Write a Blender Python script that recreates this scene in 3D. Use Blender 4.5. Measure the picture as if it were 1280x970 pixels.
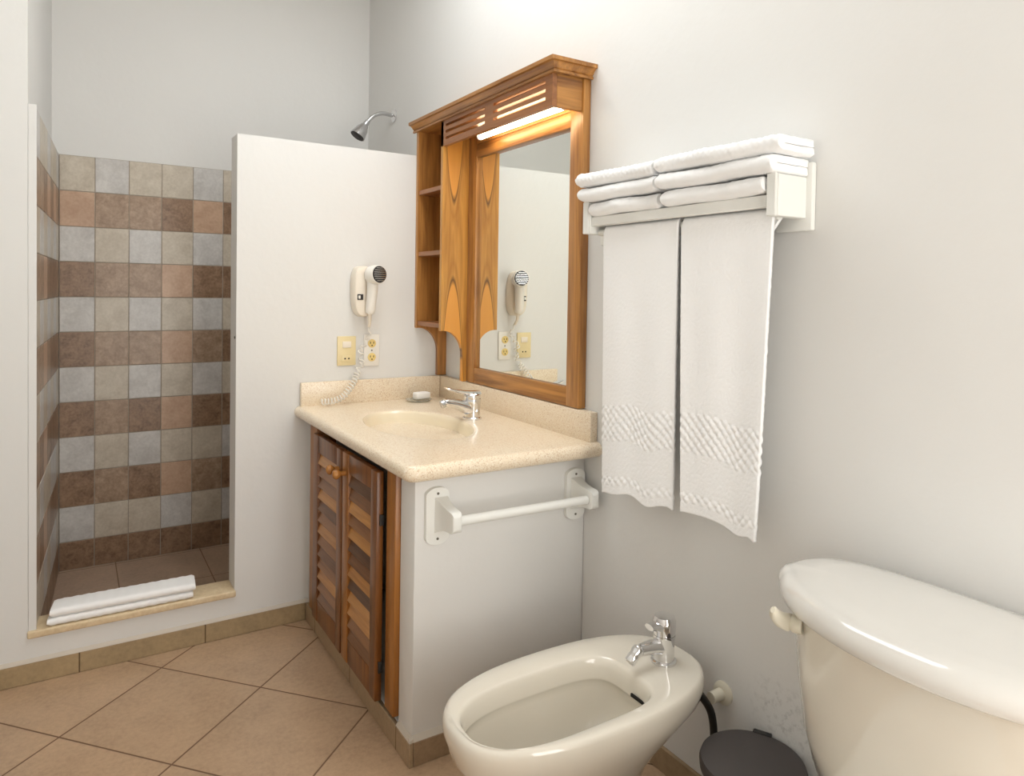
import bpy, bmesh, math, random
from mathutils import Vector, Matrix, noise as mnoise
random.seed(7)
PI = math.pi
S = bpy.context.scene
for o in list(bpy.data.objects):
    bpy.data.objects.remove(o)
COL = S.collection

# ------------------------------------------------------------------ camera
CY, CP, CR = .5582, -.0234, .0158
Fv = Vector((math.sin(CY)*math.cos(CP), math.cos(CY)*math.cos(CP), math.sin(CP)))
R0 = Vector((math.cos(CY), -math.sin(CY), 0)); U0 = R0.cross(Fv)
Rv = R0*math.cos(CR) + U0*math.sin(CR); Uv = U0*math.cos(CR) - R0*math.sin(CR)
cd = bpy.data.cameras.new('camera'); cam = bpy.data.objects.new('camera', cd); COL.objects.link(cam)
cd.sensor_width = 36; cd.lens = 876.97/1280*36
cd.shift_x = (640-639.38)/1280; cd.shift_y = (384.37-485)/1280
cd.clip_start = .02
M = Matrix((Rv, Uv, -Fv)).transposed().to_4x4(); M.translation = Vector((-1.314, -2.6303, 1.25))
cam.matrix_world = M
S.camera = cam

# ------------------------------------------------------------------ light
S.view_settings.view_transform = 'Standard'; S.view_settings.look = 'None'
S.view_settings.exposure = 0.0; S.view_settings.gamma = 1; S.view_settings.use_curve_mapping = False
FILL_DAY = 7.0          # daylight strength, fill through an unseen window added behind the camera
BOUNCE = 12.6        # added ceiling panel in place of bounced flash, watts
TUBE = 14.0        # strip lamp emission
w = bpy.data.worlds.new('fill_daylight'); S.world = w; w.use_nodes = True
w.node_tree.nodes['Background'].inputs[0].default_value = (1, .98, .935, 1)
w.node_tree.nodes['Background'].inputs[1].default_value = FILL_DAY
def area(name, loc, rot, sx, sy, power, color, portal=False, shape='RECTANGLE'):
    l = bpy.data.lights.new(name, 'AREA'); l.shape = shape; l.size = sx; l.size_y = sy
    l.energy = power; l.color = color
    if portal: l.cycles.is_portal = True
    o = bpy.data.objects.new(name, l); COL.objects.link(o); o.location = loc; o.rotation_euler = rot
    return o
FILL_WIN = (-1.05, -.15, .12, 2.1)     # opening added in the unseen rear wall for fill: x0, x1, z0, z1
XL = -1.58                         # left wall
YR = -3.5                          # rear wall
HC = 2.95                          # ceiling height
area('fill_window_portal', ((FILL_WIN[0]+FILL_WIN[1])/2, YR-.05, (FILL_WIN[2]+FILL_WIN[3])/2), (PI/2, 0, 0), FILL_WIN[1]-FILL_WIN[0], FILL_WIN[3]-FILL_WIN[2], 1, (1, 1, 1), True)  # portal of the added fill opening
area('added_bounce_light', (-.48, -.90, HC-.075), (0, 0, 0), .66, 1.36, BOUNCE, (.82, .92, 1))  # added area light, takes the place of flash bounced off the ceiling

# ------------------------------------------------------------------ materials
def srgb(r, g, b):
    f = lambda c: (c/255/12.92 if c/255 <= .04045 else ((c/255+.055)/1.055)**2.4)
    return (f(r), f(g), f(b), 1)
class NT:
    def __init__(s, name):
        s.m = bpy.data.materials.new(name); s.m.use_nodes = True; s.t = s.m.node_tree
        s.b = s.t.nodes['Principled BSDF']
    def n(s, typ, **kw):
        nd = s.t.nodes.new(typ)
        for k, v in kw.items():
            if k.startswith('i_'):
                key = k[2:]; key = int(key) if key.isdigit() else key.replace('_', ' ')
                if hasattr(v, 'is_output'): s.t.links.new(v, nd.inputs[key])
                else: nd.inputs[key].default_value = v
            else: setattr(nd, k, v)
        return nd
    def set(s, key, v):
        if hasattr(v, 'is_output'): s.t.links.new(v, s.b.inputs[key])
        else: s.b.inputs[key].default_value = v
    def math(s, op, a, b=0., c=0.):
        return s.n('ShaderNodeMath', operation=op, i_0=a, i_1=b, i_2=c).outputs[0]
    def dot(s, v, vec):
        return s.n('ShaderNodeVectorMath', operation='DOT_PRODUCT', i_0=v, i_1=vec).outputs['Value']
    def mix(s, fac, a, b, blend='MIX'):
        return s.n('ShaderNodeMix', data_type='RGBA', blend_type=blend, i_0=fac, i_6=a, i_7=b).outputs[2]
    def obj(s): return s.n('ShaderNodeTexCoord').outputs['Object']
    def noise(s, scale, detail=3, vec=None, rough=.5, dist=0.):
        vec = vec or s.obj()
        return s.n('ShaderNodeTexNoise', i_Vector=vec, i_Scale=scale, i_Detail=detail, i_Roughness=rough, i_Distortion=dist).outputs[0]
    def ramp(s, fac, stops):
        r = s.n('ShaderNodeValToRGB', i_0=fac); e = r.color_ramp.elements
        while len(e) < len(stops): e.new(.5)
        for k, (p, c) in enumerate(stops):
            e[k].position = p; e[k].color = c if isinstance(c, tuple) else (c, c, c, 1)
        return r.outputs[0]
    def bump(s, h, strength=.3, dist=.01):
        s.set('Normal', s.n('ShaderNodeBump', i_Height=h, i_Strength=strength, i_Distance=dist).outputs[0])
def plain(name, col, rough=.5, metal=0., spec=.5, coat=0.):
    a = NT(name); a.set('Roughness', rough); a.set('Metallic', metal); a.set('Specular IOR Level', spec); a.set('Coat Weight', coat)
    k = a.noise(9, 2)
    c2 = tuple(x*.94 for x in col[:3]) + (1,)
    a.set('Base Color', a.mix(k, c2, col))
    return a.m
def plaster(name, col, stain=None):
    a = NT(name); a.set('Roughness', .62); a.set('Specular IOR Level', .3)
    n1 = a.noise(5, 4); n2 = a.noise(38, 3)
    h = a.math('ADD', a.math('MULTIPLY', n1, 1.0), a.math('MULTIPLY', n2, .16))
    a.bump(h, .16, .02)
    c = a.mix(a.noise(2.3, 3), tuple(x*.965 for x in col[:3]) + (1,), col)
    if stain:
        for (p, rad) in stain:
            d = a.n('ShaderNodeVectorMath', operation='DISTANCE', i_0=a.obj(), i_1=p).outputs['Value']
            near = a.ramp(a.math('DIVIDE', d, rad), [(.2, 1.), (1., 0.)])
            speck = a.ramp(a.noise(60, 6, rough=.7), [(.5, 0.), (.66, 1.)])
            c = a.mix(a.math('MULTIPLY', a.math('MULTIPLY', near, speck), .30), c, srgb(95, 90, 80))
    a.set('Base Color', c)
    return a.m
def wood(name, dark, light, axis='z', scale=1., rough=.38, arches=None):
    a = NT(name); a.set('Roughness', rough); a.set('Coat Weight', .25); a.set('Coat Roughness', .25)
    sc = {'x': (1.2, 16, 16), 'y': (16, 1.2, 16), 'z': (16, 16, 1.2)}[axis]
    rnd = a.n('ShaderNodeObjectInfo').outputs['Random']
    off = a.n('ShaderNodeVectorMath', operation='ADD', i_0=a.obj(), i_1=a.n('ShaderNodeCombineXYZ', i_0=rnd, i_1=rnd, i_2=rnd).outputs[0]).outputs[0]
    mp = a.n('ShaderNodeMapping', i_Vector=off, i_Scale=tuple(v*scale for v in sc)).outputs[0]
    n1 = a.noise(2.2, 5, mp, .55, .6)
    mp2 = a.n('ShaderNodeMapping', i_Vector=off, i_Scale=tuple(v*scale*(7 if v > 2 else 2) for v in sc)).outputs[0]
    n2 = a.noise(2.0, 3, mp2)
    f = a.math('ADD', a.math('MULTIPLY', n1, .8), a.math('MULTIPLY', n2, .2))
    c = a.ramp(f, [(.3, dark), (.66, light)])
    if arches:
        ob = a.n('ShaderNodeSeparateXYZ', i_0=a.obj())
        for (xc, zt, k, sgn) in arches:
            dx = a.math('SUBTRACT', ob.outputs[0], xc)
            wob = a.math('MULTIPLY', a.math('SUBTRACT', a.noise(7, 2), .5), .03)
            par = a.math('MULTIPLY', a.math('MULTIPLY', dx, dx), k)
            e = a.math('SUBTRACT', a.math('MULTIPLY', a.math('SUBTRACT', ob.outputs[2], zt), sgn), a.math('ADD', par, wob))
            inside = a.ramp(a.math('ADD', a.math('MULTIPLY', e, 6.), .5), [(.46, 0.), (.54, 1.)])
            c = a.mix(a.math('MULTIPLY', inside, .8), c, tuple(x*y for x, y in zip(light, (1.08, .92, .70, 1))))
            line = a.ramp(a.math('ABSOLUTE', e), [(.0, 1.), (.02, 0.)])
            c = a.mix(a.math('MULTIPLY', line, .85), c, srgb(70, 42, 18))
            line2 = a.ramp(a.math('ABSOLUTE', a.math('ADD', e, .06)), [(.0, .6), (.045, 0.)])
            c = a.mix(line2, c, dark)
    a.set('Base Color', c); a.bump(n2, .12, .003)
    return a.m
def tilemat(name, base, o, u, v, size, grout, mortar=.008, rough=.35):
    """square tiles on a plane: u, v are unit vectors, o the corner of one tile"""
    a = NT(name); a.set('Specular IOR Level', .4)
    rel = a.n('ShaderNodeVectorMath', operation='SUBTRACT', i_0=a.obj(), i_1=o).outputs[0]
    pu = a.math('DIVIDE', a.dot(rel, u), size[0]); pv = a.math('DIVIDE', a.dot(rel, v), size[1])
    def edge(p):
        fr = a.math('FRACT', p); return a.math('MINIMUM', fr, a.math('SUBTRACT', 1., fr))
    d = a.math('MINIMUM', edge(pu), edge(pv))
    m = a.ramp(d, [(mortar*.55, 0.), (mortar, 1.)])
    cell = a.n('ShaderNodeTexWhiteNoise', noise_dimensions='2D',
               i_Vector=a.n('ShaderNodeCombineXYZ', i_0=a.math('FLOOR', pu), i_1=a.math('FLOOR', pv)).outputs[0]).outputs['Value']
    k = a.math('ADD', a.math('MULTIPLY', a.noise(7, 5, rough=.65), .5), a.math('MULTIPLY', a.noise(70, 4, rough=.7), .5))
    c = a.ramp(k, [(.28, tuple(x*.70 for x in base[:3])+(1,)), (.5, base), (.72, tuple(min(1, x*1.22) for x in base[:3])+(1,))])
    c = a.mix(a.math('MULTIPLY', cell, .14), c, tuple(x*.7 for x in base[:3])+(1,))
    a.set('Base Color', a.mix(m, grout, c))
    a.set('Roughness', a.math('MULTIPLY_ADD', m, rough-.8, .8))
    a.bump(a.math('ADD', m, a.math('MULTIPLY', k, .05)), .35, .003)
    return a.m
def ceramic_tile(name, c0, c1, sc=14, rough=.32):
    a = NT(name); a.set('Roughness', rough); a.set('Specular IOR Level', .45)
    k = a.math('ADD', a.math('MULTIPLY', a.noise(sc, 6, rough=.7, dist=.4), .7), a.math('MULTIPLY', a.noise(90, 3), .3))
    a.set('Base Color', a.ramp(k, [(.36, c0), (.64, c1)])); a.bump(k, .06, .004)
    return a.m
def terry(name, bands=False, rough_scale=420):
    a = NT(name); a.set('Roughness', 1.); a.set('Specular IOR Level', .1); a.set('Sheen Weight', .25)
    k = a.noise(rough_scale, 2)
    a.set('Base Color', a.mix(a.noise(20, 3), srgb(250, 250, 249), srgb(254, 254, 254)))
    h = a.math('MULTIPLY', k, .25)
    if bands:
        sp = a.n('ShaderNodeSeparateXYZ', i_0=a.obj())
        ch = a.n('ShaderNodeTexChecker', i_Vector=a.n('ShaderNodeMapping', i_Vector=a.obj(), i_Rotation=(0, 0, 0)).outputs[0], i_Scale=1/.0125)
        # the checker runs across the width (y) and the length (z) of the towel
        cv = a.n('ShaderNodeCombineXYZ', i_0=sp.outputs[1], i_1=sp.outputs[2], i_2=.003).outputs[0]
        a.t.links.new(cv, ch.inputs['Vector'])
        cu = a.n('ShaderNodeTexNoise', i_Vector=cv, i_Scale=300., i_Detail=0.)
        def band(z0, z1):
            return a.math('MULTIPLY', a.math('GREATER_THAN', sp.outputs[2], z0), a.math('LESS_THAN', sp.outputs[2], z1))
        bm_ = a.math('ADD', band(.145, .245), band(.022, .048))
        dob = a.math('MULTIPLY', bm_, a.math('SUBTRACT', ch.outputs['Fac'], .5))
        h = a.math('ADD', h, a.math('MULTIPLY', dob, 1.3))
    a.bump(h, .55, .0035)
    return a.m

WALL = srgb(230, 229, 226)
m_wall = plaster('white_plaster', WALL)
m_wall_right = plaster('white_plaster_damp', WALL, [((0, -1.80, .33), .14), ((0, -1.66, .33), .10)])
m_ceil = plaster('ceiling_plaster', srgb(238, 236, 232))
FA = -.8361
m_floor = tilemat('floor_tile', srgb(188, 158, 128), (-1.0686, -.1112, 0), (math.cos(FA), math.sin(FA), 0), (math.sin(FA), -math.cos(FA), 0), (.3749, .3749), srgb(112, 84, 62), .0085, .3)
m_shower_floor = tilemat('shower_floor_tile', srgb(186, 160, 138), (-1.155, .55, 0), (1, 0, 0), (0, 1, 0), (.345, .345), srgb(140, 115, 95), .008)
m_base_x = tilemat('baseboard_tile_partition', srgb(170, 148, 114), (-1.297, 0, -.1), (1, 0, 0), (0, 0, 1), (.3755, 3.), srgb(92, 72, 50), .006)
m_base_y = tilemat('baseboard_tile_kerb', srgb(166, 142, 112), (0, -.509, -.1), (0, 1, 0), (0, 0, 1), (.3755, 3.), srgb(100, 78, 56), .006)
m_base_end = tilemat('baseboard_tile_end', srgb(160, 134, 106), (-.02, 0, -.1), (1, 0, 0), (0, 0, 1), (.3755, 3.), srgb(92, 72, 50), .006)
m_grout = plain('grey_grout', srgb(168, 156, 142), .9)
m_cement = plaster('cement_ledge', srgb(206, 196, 182))
m_t_grey = ceramic_tile('tile_pale_grey', srgb(188, 184, 180), srgb(216, 213, 209))
m_t_beige = ceramic_tile('tile_pale_beige', srgb(186, 174, 156), srgb(212, 202, 186))
m_t_brown = ceramic_tile('tile_dark_brown', srgb(114, 87, 66), srgb(164, 133, 107), 22)
m_t_mott = ceramic_tile('tile_mottled_brown', srgb(138, 112, 90), srgb(184, 158, 134), 26)
m_t_tan = ceramic_tile('tile_tan', srgb(184, 150, 124), srgb(206, 174, 148))
m_sill = ceramic_tile('cream_sill_stone', srgb(214, 190, 152), srgb(234, 214, 180), 30, .4)
def stone(name):
    a = NT(name); a.set('Roughness', .3); a.set('Coat Weight', .2); a.set('Coat Roughness', .2)
    v = a.n('ShaderNodeTexVoronoi', i_Vector=a.obj(), i_Scale=420.)
    sp = a.ramp(a.n('ShaderNodeSeparateColor', i_0=v.outputs['Color']).outputs[0], [(.08, srgb(210, 182, 148)), (.2, srgb(238, 221, 195)), (.8, srgb(240, 225, 201)), (.95, srgb(250, 240, 222))])
    a.set('Base Color', a.mix(a.math('MULTIPLY', a.noise(6, 3), .35), sp, srgb(242, 222, 194)))
    return a.m
m_stone = stone('cream_speckled_stone')
m_basin = plain('cream_basin', srgb(246, 232, 204), .22, coat=.3)
TL, TD = srgb(200, 142, 74), srgb(118, 70, 28)
m_wood_v = wood('teak_upright', TD, TL, 'z')
m_wood_h = wood('teak_level', TD, TL, 'y')
m_wood_d = wood('teak_crosswise', TD, TL, 'x')
m_wood_pink = wood('teak_rosy', srgb(128, 78, 42), srgb(168, 112, 66), 'y')
m_wood_arch = wood('teak_arched_grain', srgb(164, 108, 42), srgb(220, 164, 80), 'z', arches=[(-.088, 1.585-.898, 190, 1), (-.088, 1.292-.898, 150, -1)])
m_lou = [wood('louvre_%s' % n, d, l, 'y') for n, d, l in (
    ('walnut', srgb(96, 60, 32), srgb(138, 92, 54)), ('chestnut', srgb(116, 74, 40), srgb(160, 110, 66)),
    ('amber', srgb(160, 104, 48), srgb(210, 152, 84)), ('umber', srgb(78, 50, 28), srgb(112, 76, 48)))]
m_door = wood('door_teak', srgb(92, 50, 16), srgb(142, 88, 38), 'z')
m_door_light = wood('door_teak_honey', srgb(128, 76, 22), srgb(176, 114, 44), 'z')
m_knob = wood('knob_teak', srgb(160, 100, 44), srgb(206, 144, 74), 'x', rough=.25)
m_dark = plain('dark_recess', srgb(38, 28, 20), .8)
m_chrome = plain('chrome', (.82, .82, .83, 1), .07, 1.)
m_steel = plain('satin_chrome', (.62, .62, .63, 1), .22, 1.)
m_gunmetal = plain('spray_face', srgb(70, 68, 66), .4, .6)
def mirror_mat():
    a = NT('mirror_silver'); a.set('Metallic', 1.); a.set('Roughness', .0); a.set('Base Color', (.90, .92, .88, 1)); return a.m
m_mirror = mirror_mat()
def emis(name, col, st):
    a = NT(name); a.set('Base Color', col); a.set('Emission Color', col); a.set('Emission Strength', st); return a.m
m_tube = emis('lit_tube', (1, .80, .50, 1), TUBE)
m_bounce_lamp = emis('bounce_lamp_diffuser', (1, .95, .88, 1), 3.)  # glow of the added ceiling panel
m_porc = plain('cream_porcelain', srgb(229, 222, 208), .12, coat=.6)
m_porc_w = plain('pale_porcelain', srgb(226, 223, 217), .12, coat=.6)
m_white_wood = plaster('white_painted_wood', srgb(240, 240, 235))
m_white_plastic = plain('white_plastic', srgb(244, 240, 232), .35)
m_cream_plastic = plain('cream_plastic', srgb(242, 232, 216), .4)
m_ivory = plain('ivory_plastic', srgb(236, 218, 170), .4)
m_ivory2 = plain('ivory_receptacle', srgb(240, 214, 140), .4)
m_cover = plain('pale_ivory_plastic', srgb(226, 220, 202), .35)
m_black = plain('black_plastic', srgb(40, 37, 36), .55)
m_hole = plain('socket_hole', srgb(30, 25, 20), .9)
m_rubber = plain('black_rubber', srgb(36, 34, 32), .5)
m_lid = plain('charcoal_lid', srgb(70, 64, 62), .6)
m_bin = plain('grey_bin', srgb(176, 178, 176), .35)
m_terry = terry('white_terry'); m_terry_band = terry('white_terry_dobby', True); m_terry_loop = terry('white_terry_loop', False, 160)
m_soap = plain('white_soap', srgb(250, 248, 244), .4)
m_screw = plain('screw_head', srgb(120, 115, 105), .5, .5)
def glassm():
    a = NT('clear_dish'); a.set('Base Color', (.93, .95, .9, 1)); a.set('Roughness', .05); a.set('Transmission Weight', .75); a.set('IOR', 1.45); return a.m
m_glass = glassm()

# ------------------------------------------------------------------ mesh helpers
def smooth(bm, ang=38):
    for f in bm.faces: f.smooth = True
    lim = math.radians(ang)
    for e in bm.edges:
        if len(e.link_faces) == 2 and e.calc_face_angle(0) > lim: e.smooth = False
ORG = {}
def obj(name, bm, mat, parent=None, at=None, ang=38, mods=None):
    """link a bmesh given in world coordinates as ONE object; its origin is its base or its thing's base"""
    bmesh.ops.recalc_face_normals(bm, faces=bm.faces)
    smooth(bm, ang)
    me = bpy.data.meshes.new(name)
    if parent is not None: org = ORG[parent]
    elif at is not None: org = Vector(at)
    else:
        xs = [v.co for v in bm.verts]
        org = Vector(((min(v.x for v in xs)+max(v.x for v in xs))/2, (min(v.y for v in xs)+max(v.y for v in xs))/2, min(v.z for v in xs)))
    bmesh.ops.translate(bm, verts=bm.verts, vec=-org)
    bm.to_mesh(me); bm.free()
    o = bpy.data.objects.new(name, me); COL.objects.link(o)
    for mm in (mat if isinstance(mat, (list, tuple)) else [mat]): me.materials.append(mm)
    if parent is not None: o.parent = parent
    else: o.location = org
    ORG[o] = org
    return o
def tag(o, label, cat, group=None):
    o['label'] = label; o['category'] = cat
    if group: o['group'] = group
    return o
def thing(name, label, cat, loc, group=None):
    o = bpy.data.objects.new(name, None); COL.objects.link(o); o.location = loc; o.empty_display_size = .05
    ORG[o] = Vector(loc)
    return tag(o, label, cat, group)
def struct(name, bm, mat, ang=38):
    o = obj(name, bm, mat, at=(0, 0, 0), ang=ang); o['kind'] = 'structure'; return o
def box(bm, x0, x1, y0, y1, z0, z1, bev=0., seg=2, mi=0, mat=None):
    r = bmesh.ops.create_cube(bm, size=1.)
    vs = r['verts']
    for v in vs:
        v.co = Vector((x0 if v.co.x < 0 else x1, y0 if v.co.y < 0 else y1, z0 if v.co.z < 0 else z1))
    fs = list({f for v in vs for f in v.link_faces})
    for f in fs: f.material_index = mi
    if bev:
        es = list({e for v in vs for e in v.link_edges})
        r = bmesh.ops.bevel(bm, geom=es, offset=bev, segments=seg, affect='EDGES', profile=.5)
        for f in r['faces']: f.material_index = mi
        vs = list({v for f in r['faces'] for v in f.verts} | {v for v in vs if v.is_valid})
    if mat is not None: bmesh.ops.transform(bm, matrix=mat, verts=vs)
    return vs
def B(*a, **k):
    bm = bmesh.new(); box(bm, *a, **k); return bm
def loft(bm, rings, cap0=True, cap1=True, closed=True, mi=0):
    """rings: lists of points, all the same length"""
    vr = [[bm.verts.new(p) for p in r] for r in rings]
    n = len(vr[0])
    for a, b in zip(vr, vr[1:]):
        for i in range(n if closed else n-1):
            j = (i+1) % n
            f = bm.faces.new((a[i], a[j], b[j], b[i])); f.material_index = mi
    if cap0: bm.faces.new(list(reversed(vr[0]))).material_index = mi
    if cap1: bm.faces.new(vr[-1]).material_index = mi
    return vr
def basis(d):
    d = d.normalized(); up = Vector((0, 0, 1)) if abs(d.z) < .95 else Vector((1, 0, 0))
    a = d.cross(up).normalized(); return a, a.cross(d).normalized()
def tube(bm, pts, rad, n=12, mi=0, cap=True):
    pts = [Vector(p) for p in pts]; rs = rad if isinstance(rad, (list, tuple)) else [rad]*len(pts)
    rings = []; a = None
    for i, p in enumerate(pts):
        d = (pts[min(i+1, len(pts)-1)]-pts[max(i-1, 0)]).normalized()
        if a is None: a, b = basis(d)
        else:
            a = (a - d*a.dot(d)).normalized(); b = a.cross(d)
        rings.append([p + (a*math.cos(2*PI*k/n) + b*math.sin(2*PI*k/n))*rs[i] for k in range(n)])
    loft(bm, rings, cap, cap, True, mi)
def lathe(bm, prof, c=(0, 0, 0), axis=(0, 0, 1), n=32, mi=0, cap0=True, cap1=True):
    """prof: (radius, height along axis)"""
    ax = Vector(axis).normalized(); a, b = basis(ax); c = Vector(c)
    loft(bm, [[c + ax*h + (a*math.cos(2*PI*k/n)+b*math.sin(2*PI*k/n))*max(r, 1e-4) for k in range(n)] for r, h in prof], cap0, cap1, True, mi)
def bez(P, n):
    """smooth curve through points (Catmull-Rom)"""
    P = [Vector(p) for p in P]; out = []
    for i in range(len(P)-1):
        p0, p1, p2, p3 = P[max(i-1, 0)], P[i], P[i+1], P[min(i+2, len(P)-1)]
        for k in range(n):
            t = k/n
            out.append(.5*((2*p1)+(p2-p0)*t+(2*p0-5*p1+4*p2-p3)*t*t+(3*p1-p0-3*p2+p3)*t**3))
    out.append(P[-1]); return out
def prism(bm, poly, axis, a, b, mi=0):
    """extrude a 2-D outline along an axis from a to b"""
    def P(u, v, t): return {'x': (t, u, v), 'y': (u, t, v), 'z': (u, v, t)}[axis]
    loft(bm, [[P(u, v, a) for u, v in poly], [P(u, v, b) for u, v in poly]], True, True, True, mi)
def bev_all(bm, off, seg=2, ang=40):
    es = [e for e in bm.edges if len(e.link_faces) == 2 and e.calc_face_angle(0) > math.radians(ang)]
    bmesh.ops.bevel(bm, geom=es, offset=off, segments=seg, affect='EDGES', profile=.5)
def sup(cx, cy, a, b, n, z, N=72, n2=None):
    """superellipse ring; n2 = exponent for the +x half"""
    out = []
    for k in range(N):
        t = 2*PI*k/N; c, s = math.cos(t), math.sin(t)
        e = (n2 or n) if c > 0 else n
        out.append(Vector((cx+a*math.copysign(abs(c)**(2/e), c), cy+b*math.copysign(abs(s)**(2/e), s), z)))
    return out

# ------------------------------------------------------------------ the room
YS, XP, TP, ZP = .921, -.8236, .1055, 1.792       # shower back wall; partition end, thickness, height
ZT, TW, TH = 1.799, .1301, .1509                  # shower tiles: top, width, height
struct('floor', B(XL-.1, .1, YR-.1, .02, -.1, 0), m_floor)
struct('ceiling', B(XL-.1, .1, YR-.1, YS+.1, HC, HC+.1), m_ceil)
struct('wall_right', B(0, .12, YR-.1, YS+.12, -.1, HC), m_wall_right)
struct('wall_left', B(XL-.12, XL, YR-.1, .0, -.1, HC), m_wall)
bm = bmesh.new()
x0, x1, z0, z1 = FILL_WIN
box(bm, XL, x0, YR-.12, YR, -.1, HC); box(bm, x1, 0, YR-.12, YR, -.1, HC)
box(bm, x0, x1, YR-.12, YR, -.1, z0); box(bm, x0, x1, YR-.12, YR, z1, HC)
struct('wall_rear', bm, m_wall)
bm = bmesh.new()
box(bm, x0, x1, YR-.09, YR-.04, z0, z0+.05, .006); box(bm, x0, x1, YR-.09, YR-.04, z1-.05, z1, .006)
for xx in (x0, (x0+x1)/2-.025, x1-.05): box(bm, xx, xx+.05, YR-.09, YR-.04, z0+.05, z1-.05, .006)
struct('fill_window_1', bm, m_wood_v)  # frame of the unseen window, added to let in fill light
# shower: back wall, left wall, partition, wall beside the opening
bm = bmesh.new(); box(bm, -1.8, 0, YS, YS+.12, -.1, HC)
struct('wall_shower_back', bm, m_wall)
bm = bmesh.new()
prism(bm, [(-1.434, 0), (-1.392, YS+.02), (-1.8, YS+.02), (XL-.1, .2), (XL-.1, 0)], 'z', -.1, HC)
bev_all(bm, .006, 3, 70)
struct('wall_shower_left', bm, m_wall)
bm = bmesh.new()
prism(bm, [(XP, 0), (0, 0), (0, TP), (XP, TP)], 'z', 0, ZP); bev_all(bm, .007, 3)
struct('wall_partition', bm, m_wall)
struct('wall_sill_base', B(-1.434, XP, 0, TP, 0, .14), m_wall)
struct('floor_shower', B(-1.45, 0, .10, YS, -.1, .017), m_shower_floor)
# tiled linings, one tile at a time in a single lining each
pat = ['bgbbgb', 'tmmbtb', 'gbgbgb', 'bmmtbb', 'gbgbgb', 'bmmtmb', 'gbgbgb', 'bmbtbb', 'gbgbbg', 'bmbtmb', 'gbbgbg', 'bbbbbb']
light = {'g': 1, 'b': 2}; dark = {'b': 3, 'm': 4, 't': 5}
def tile_wall(name, nc, place, swap=0):
    bm = bmesh.new()
    for r in range(12):
        zt = ZT-r*TH; zb = max(zt-TH, .017)
        for c in range(nc):
            ch = pat[r][(c+swap) % 6]; mi = (dark if r % 2 else light)[ch]
            g = .0016
            vs = box(bm, c*TW+g, (c+1)*TW-g, -.009, -.001, zb+g, zt-g, .0012, 1, mi)
            bmesh.ops.transform(bm, matrix=place, verts=vs)
    vs = box(bm, 0, nc*TW, -.0075, .0 if swap == 0 else .018, .017, ZT, 0, 2, 0)
    bmesh.ops.transform(bm, matrix=place, verts=vs)
    return struct(name, bm, [m_grout, m_t_grey, m_t_beige, m_t_brown, m_t_mott, m_t_tan])
tile_wall('wall_shower_tiles_back', 10, Matrix.Translation((-1.366, YS, 0)))
d = Vector((-1.378, YS, 0))-Vector((-1.425, 0.0, 0)); ang = math.atan2(d.y, d.x)
tile_wall('wall_shower_tiles_left', 7, Matrix.Translation((-1.4225, .006, 0)) @ Matrix.Rotation(ang, 4, 'Z') @ Matrix.Translation((0, 0, 0)), 1)
bm = B(-1.4335, -1.4115, .001, .0075, .16, ZT+.004, .001, 1)
struct('trim_1', bm, m_wall)
bm = B(-1.436, XP+.004, -.010, .108, .14, .163, .005, 3); struct('trim_2', bm, m_sill)
# vanity block of plastered masonry, its kerb and the tile skirting
YE, XB = -.961, -.559
bm = bmesh.new()
box(bm, XB, -.001, YE, -.868, .0, .766); box(bm, XB, -.44, -.05, -.001, .0, .766)
box(bm, -.03, -.001, -.868, -.001, .0, .766); box(bm, XB, -.03, -.868, -.05, 0, .068)
bev_all(bm, .004, 2, 70)
struct('wall_vanity', bm, m_wall)
struct('baseboard_partition', B(XL, XB-.012, -.011, 0, 0, .0655, .002, 1), m_base_x)
struct('baseboard_kerb', B(XB-.013, XB, YE-.012, -.0115, 0, .0655, .002, 1), m_base_y)
struct('baseboard_vanity_end', B(XB+.0005, -.011, YE-.012, YE, 0, .0655, .002, 1), m_base_end)
struct('baseboard_right', B(-.011, 0, YR, YE-.0125, 0, .0655, .002, 1), m_base_y)
bm = bmesh.new(); prism(bm, [(0, .0655), (-.0105, .0655), (-.008, .070), (0, .076)], 'x', XL, XB)
struct('trim_4', bm, m_cement)
bm = bmesh.new(); prism(bm, [(YE, .0655), (YE-.011, .0655), (YE-.008, .071), (YE, .079)], 'x', XB-.011, -.002)
prism(bm, [(XB, .0655), (XB-.0115, .0655), (XB-.009, .071), (XB, .077)], 'y', YE-.011, -.88)
struct('trim_5', bm, m_cement)

# added lamp panel on the ceiling, standing in for bounced flash
t = thing('added_bounce_lamp', 'long white panel lamp added on the ceiling in place of bounced flash', 'lamp', (-.48, -.90, HC-.001))
obj('housing', B(-.85, -.11, -1.62, -.18, HC-.05, HC-.001, .008), m_white_plastic, t)
obj('diffuser', B(-.82, -.14, -1.59, -.21, HC-.070, HC-.0505, .004), m_bounce_lamp, t)

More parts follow.
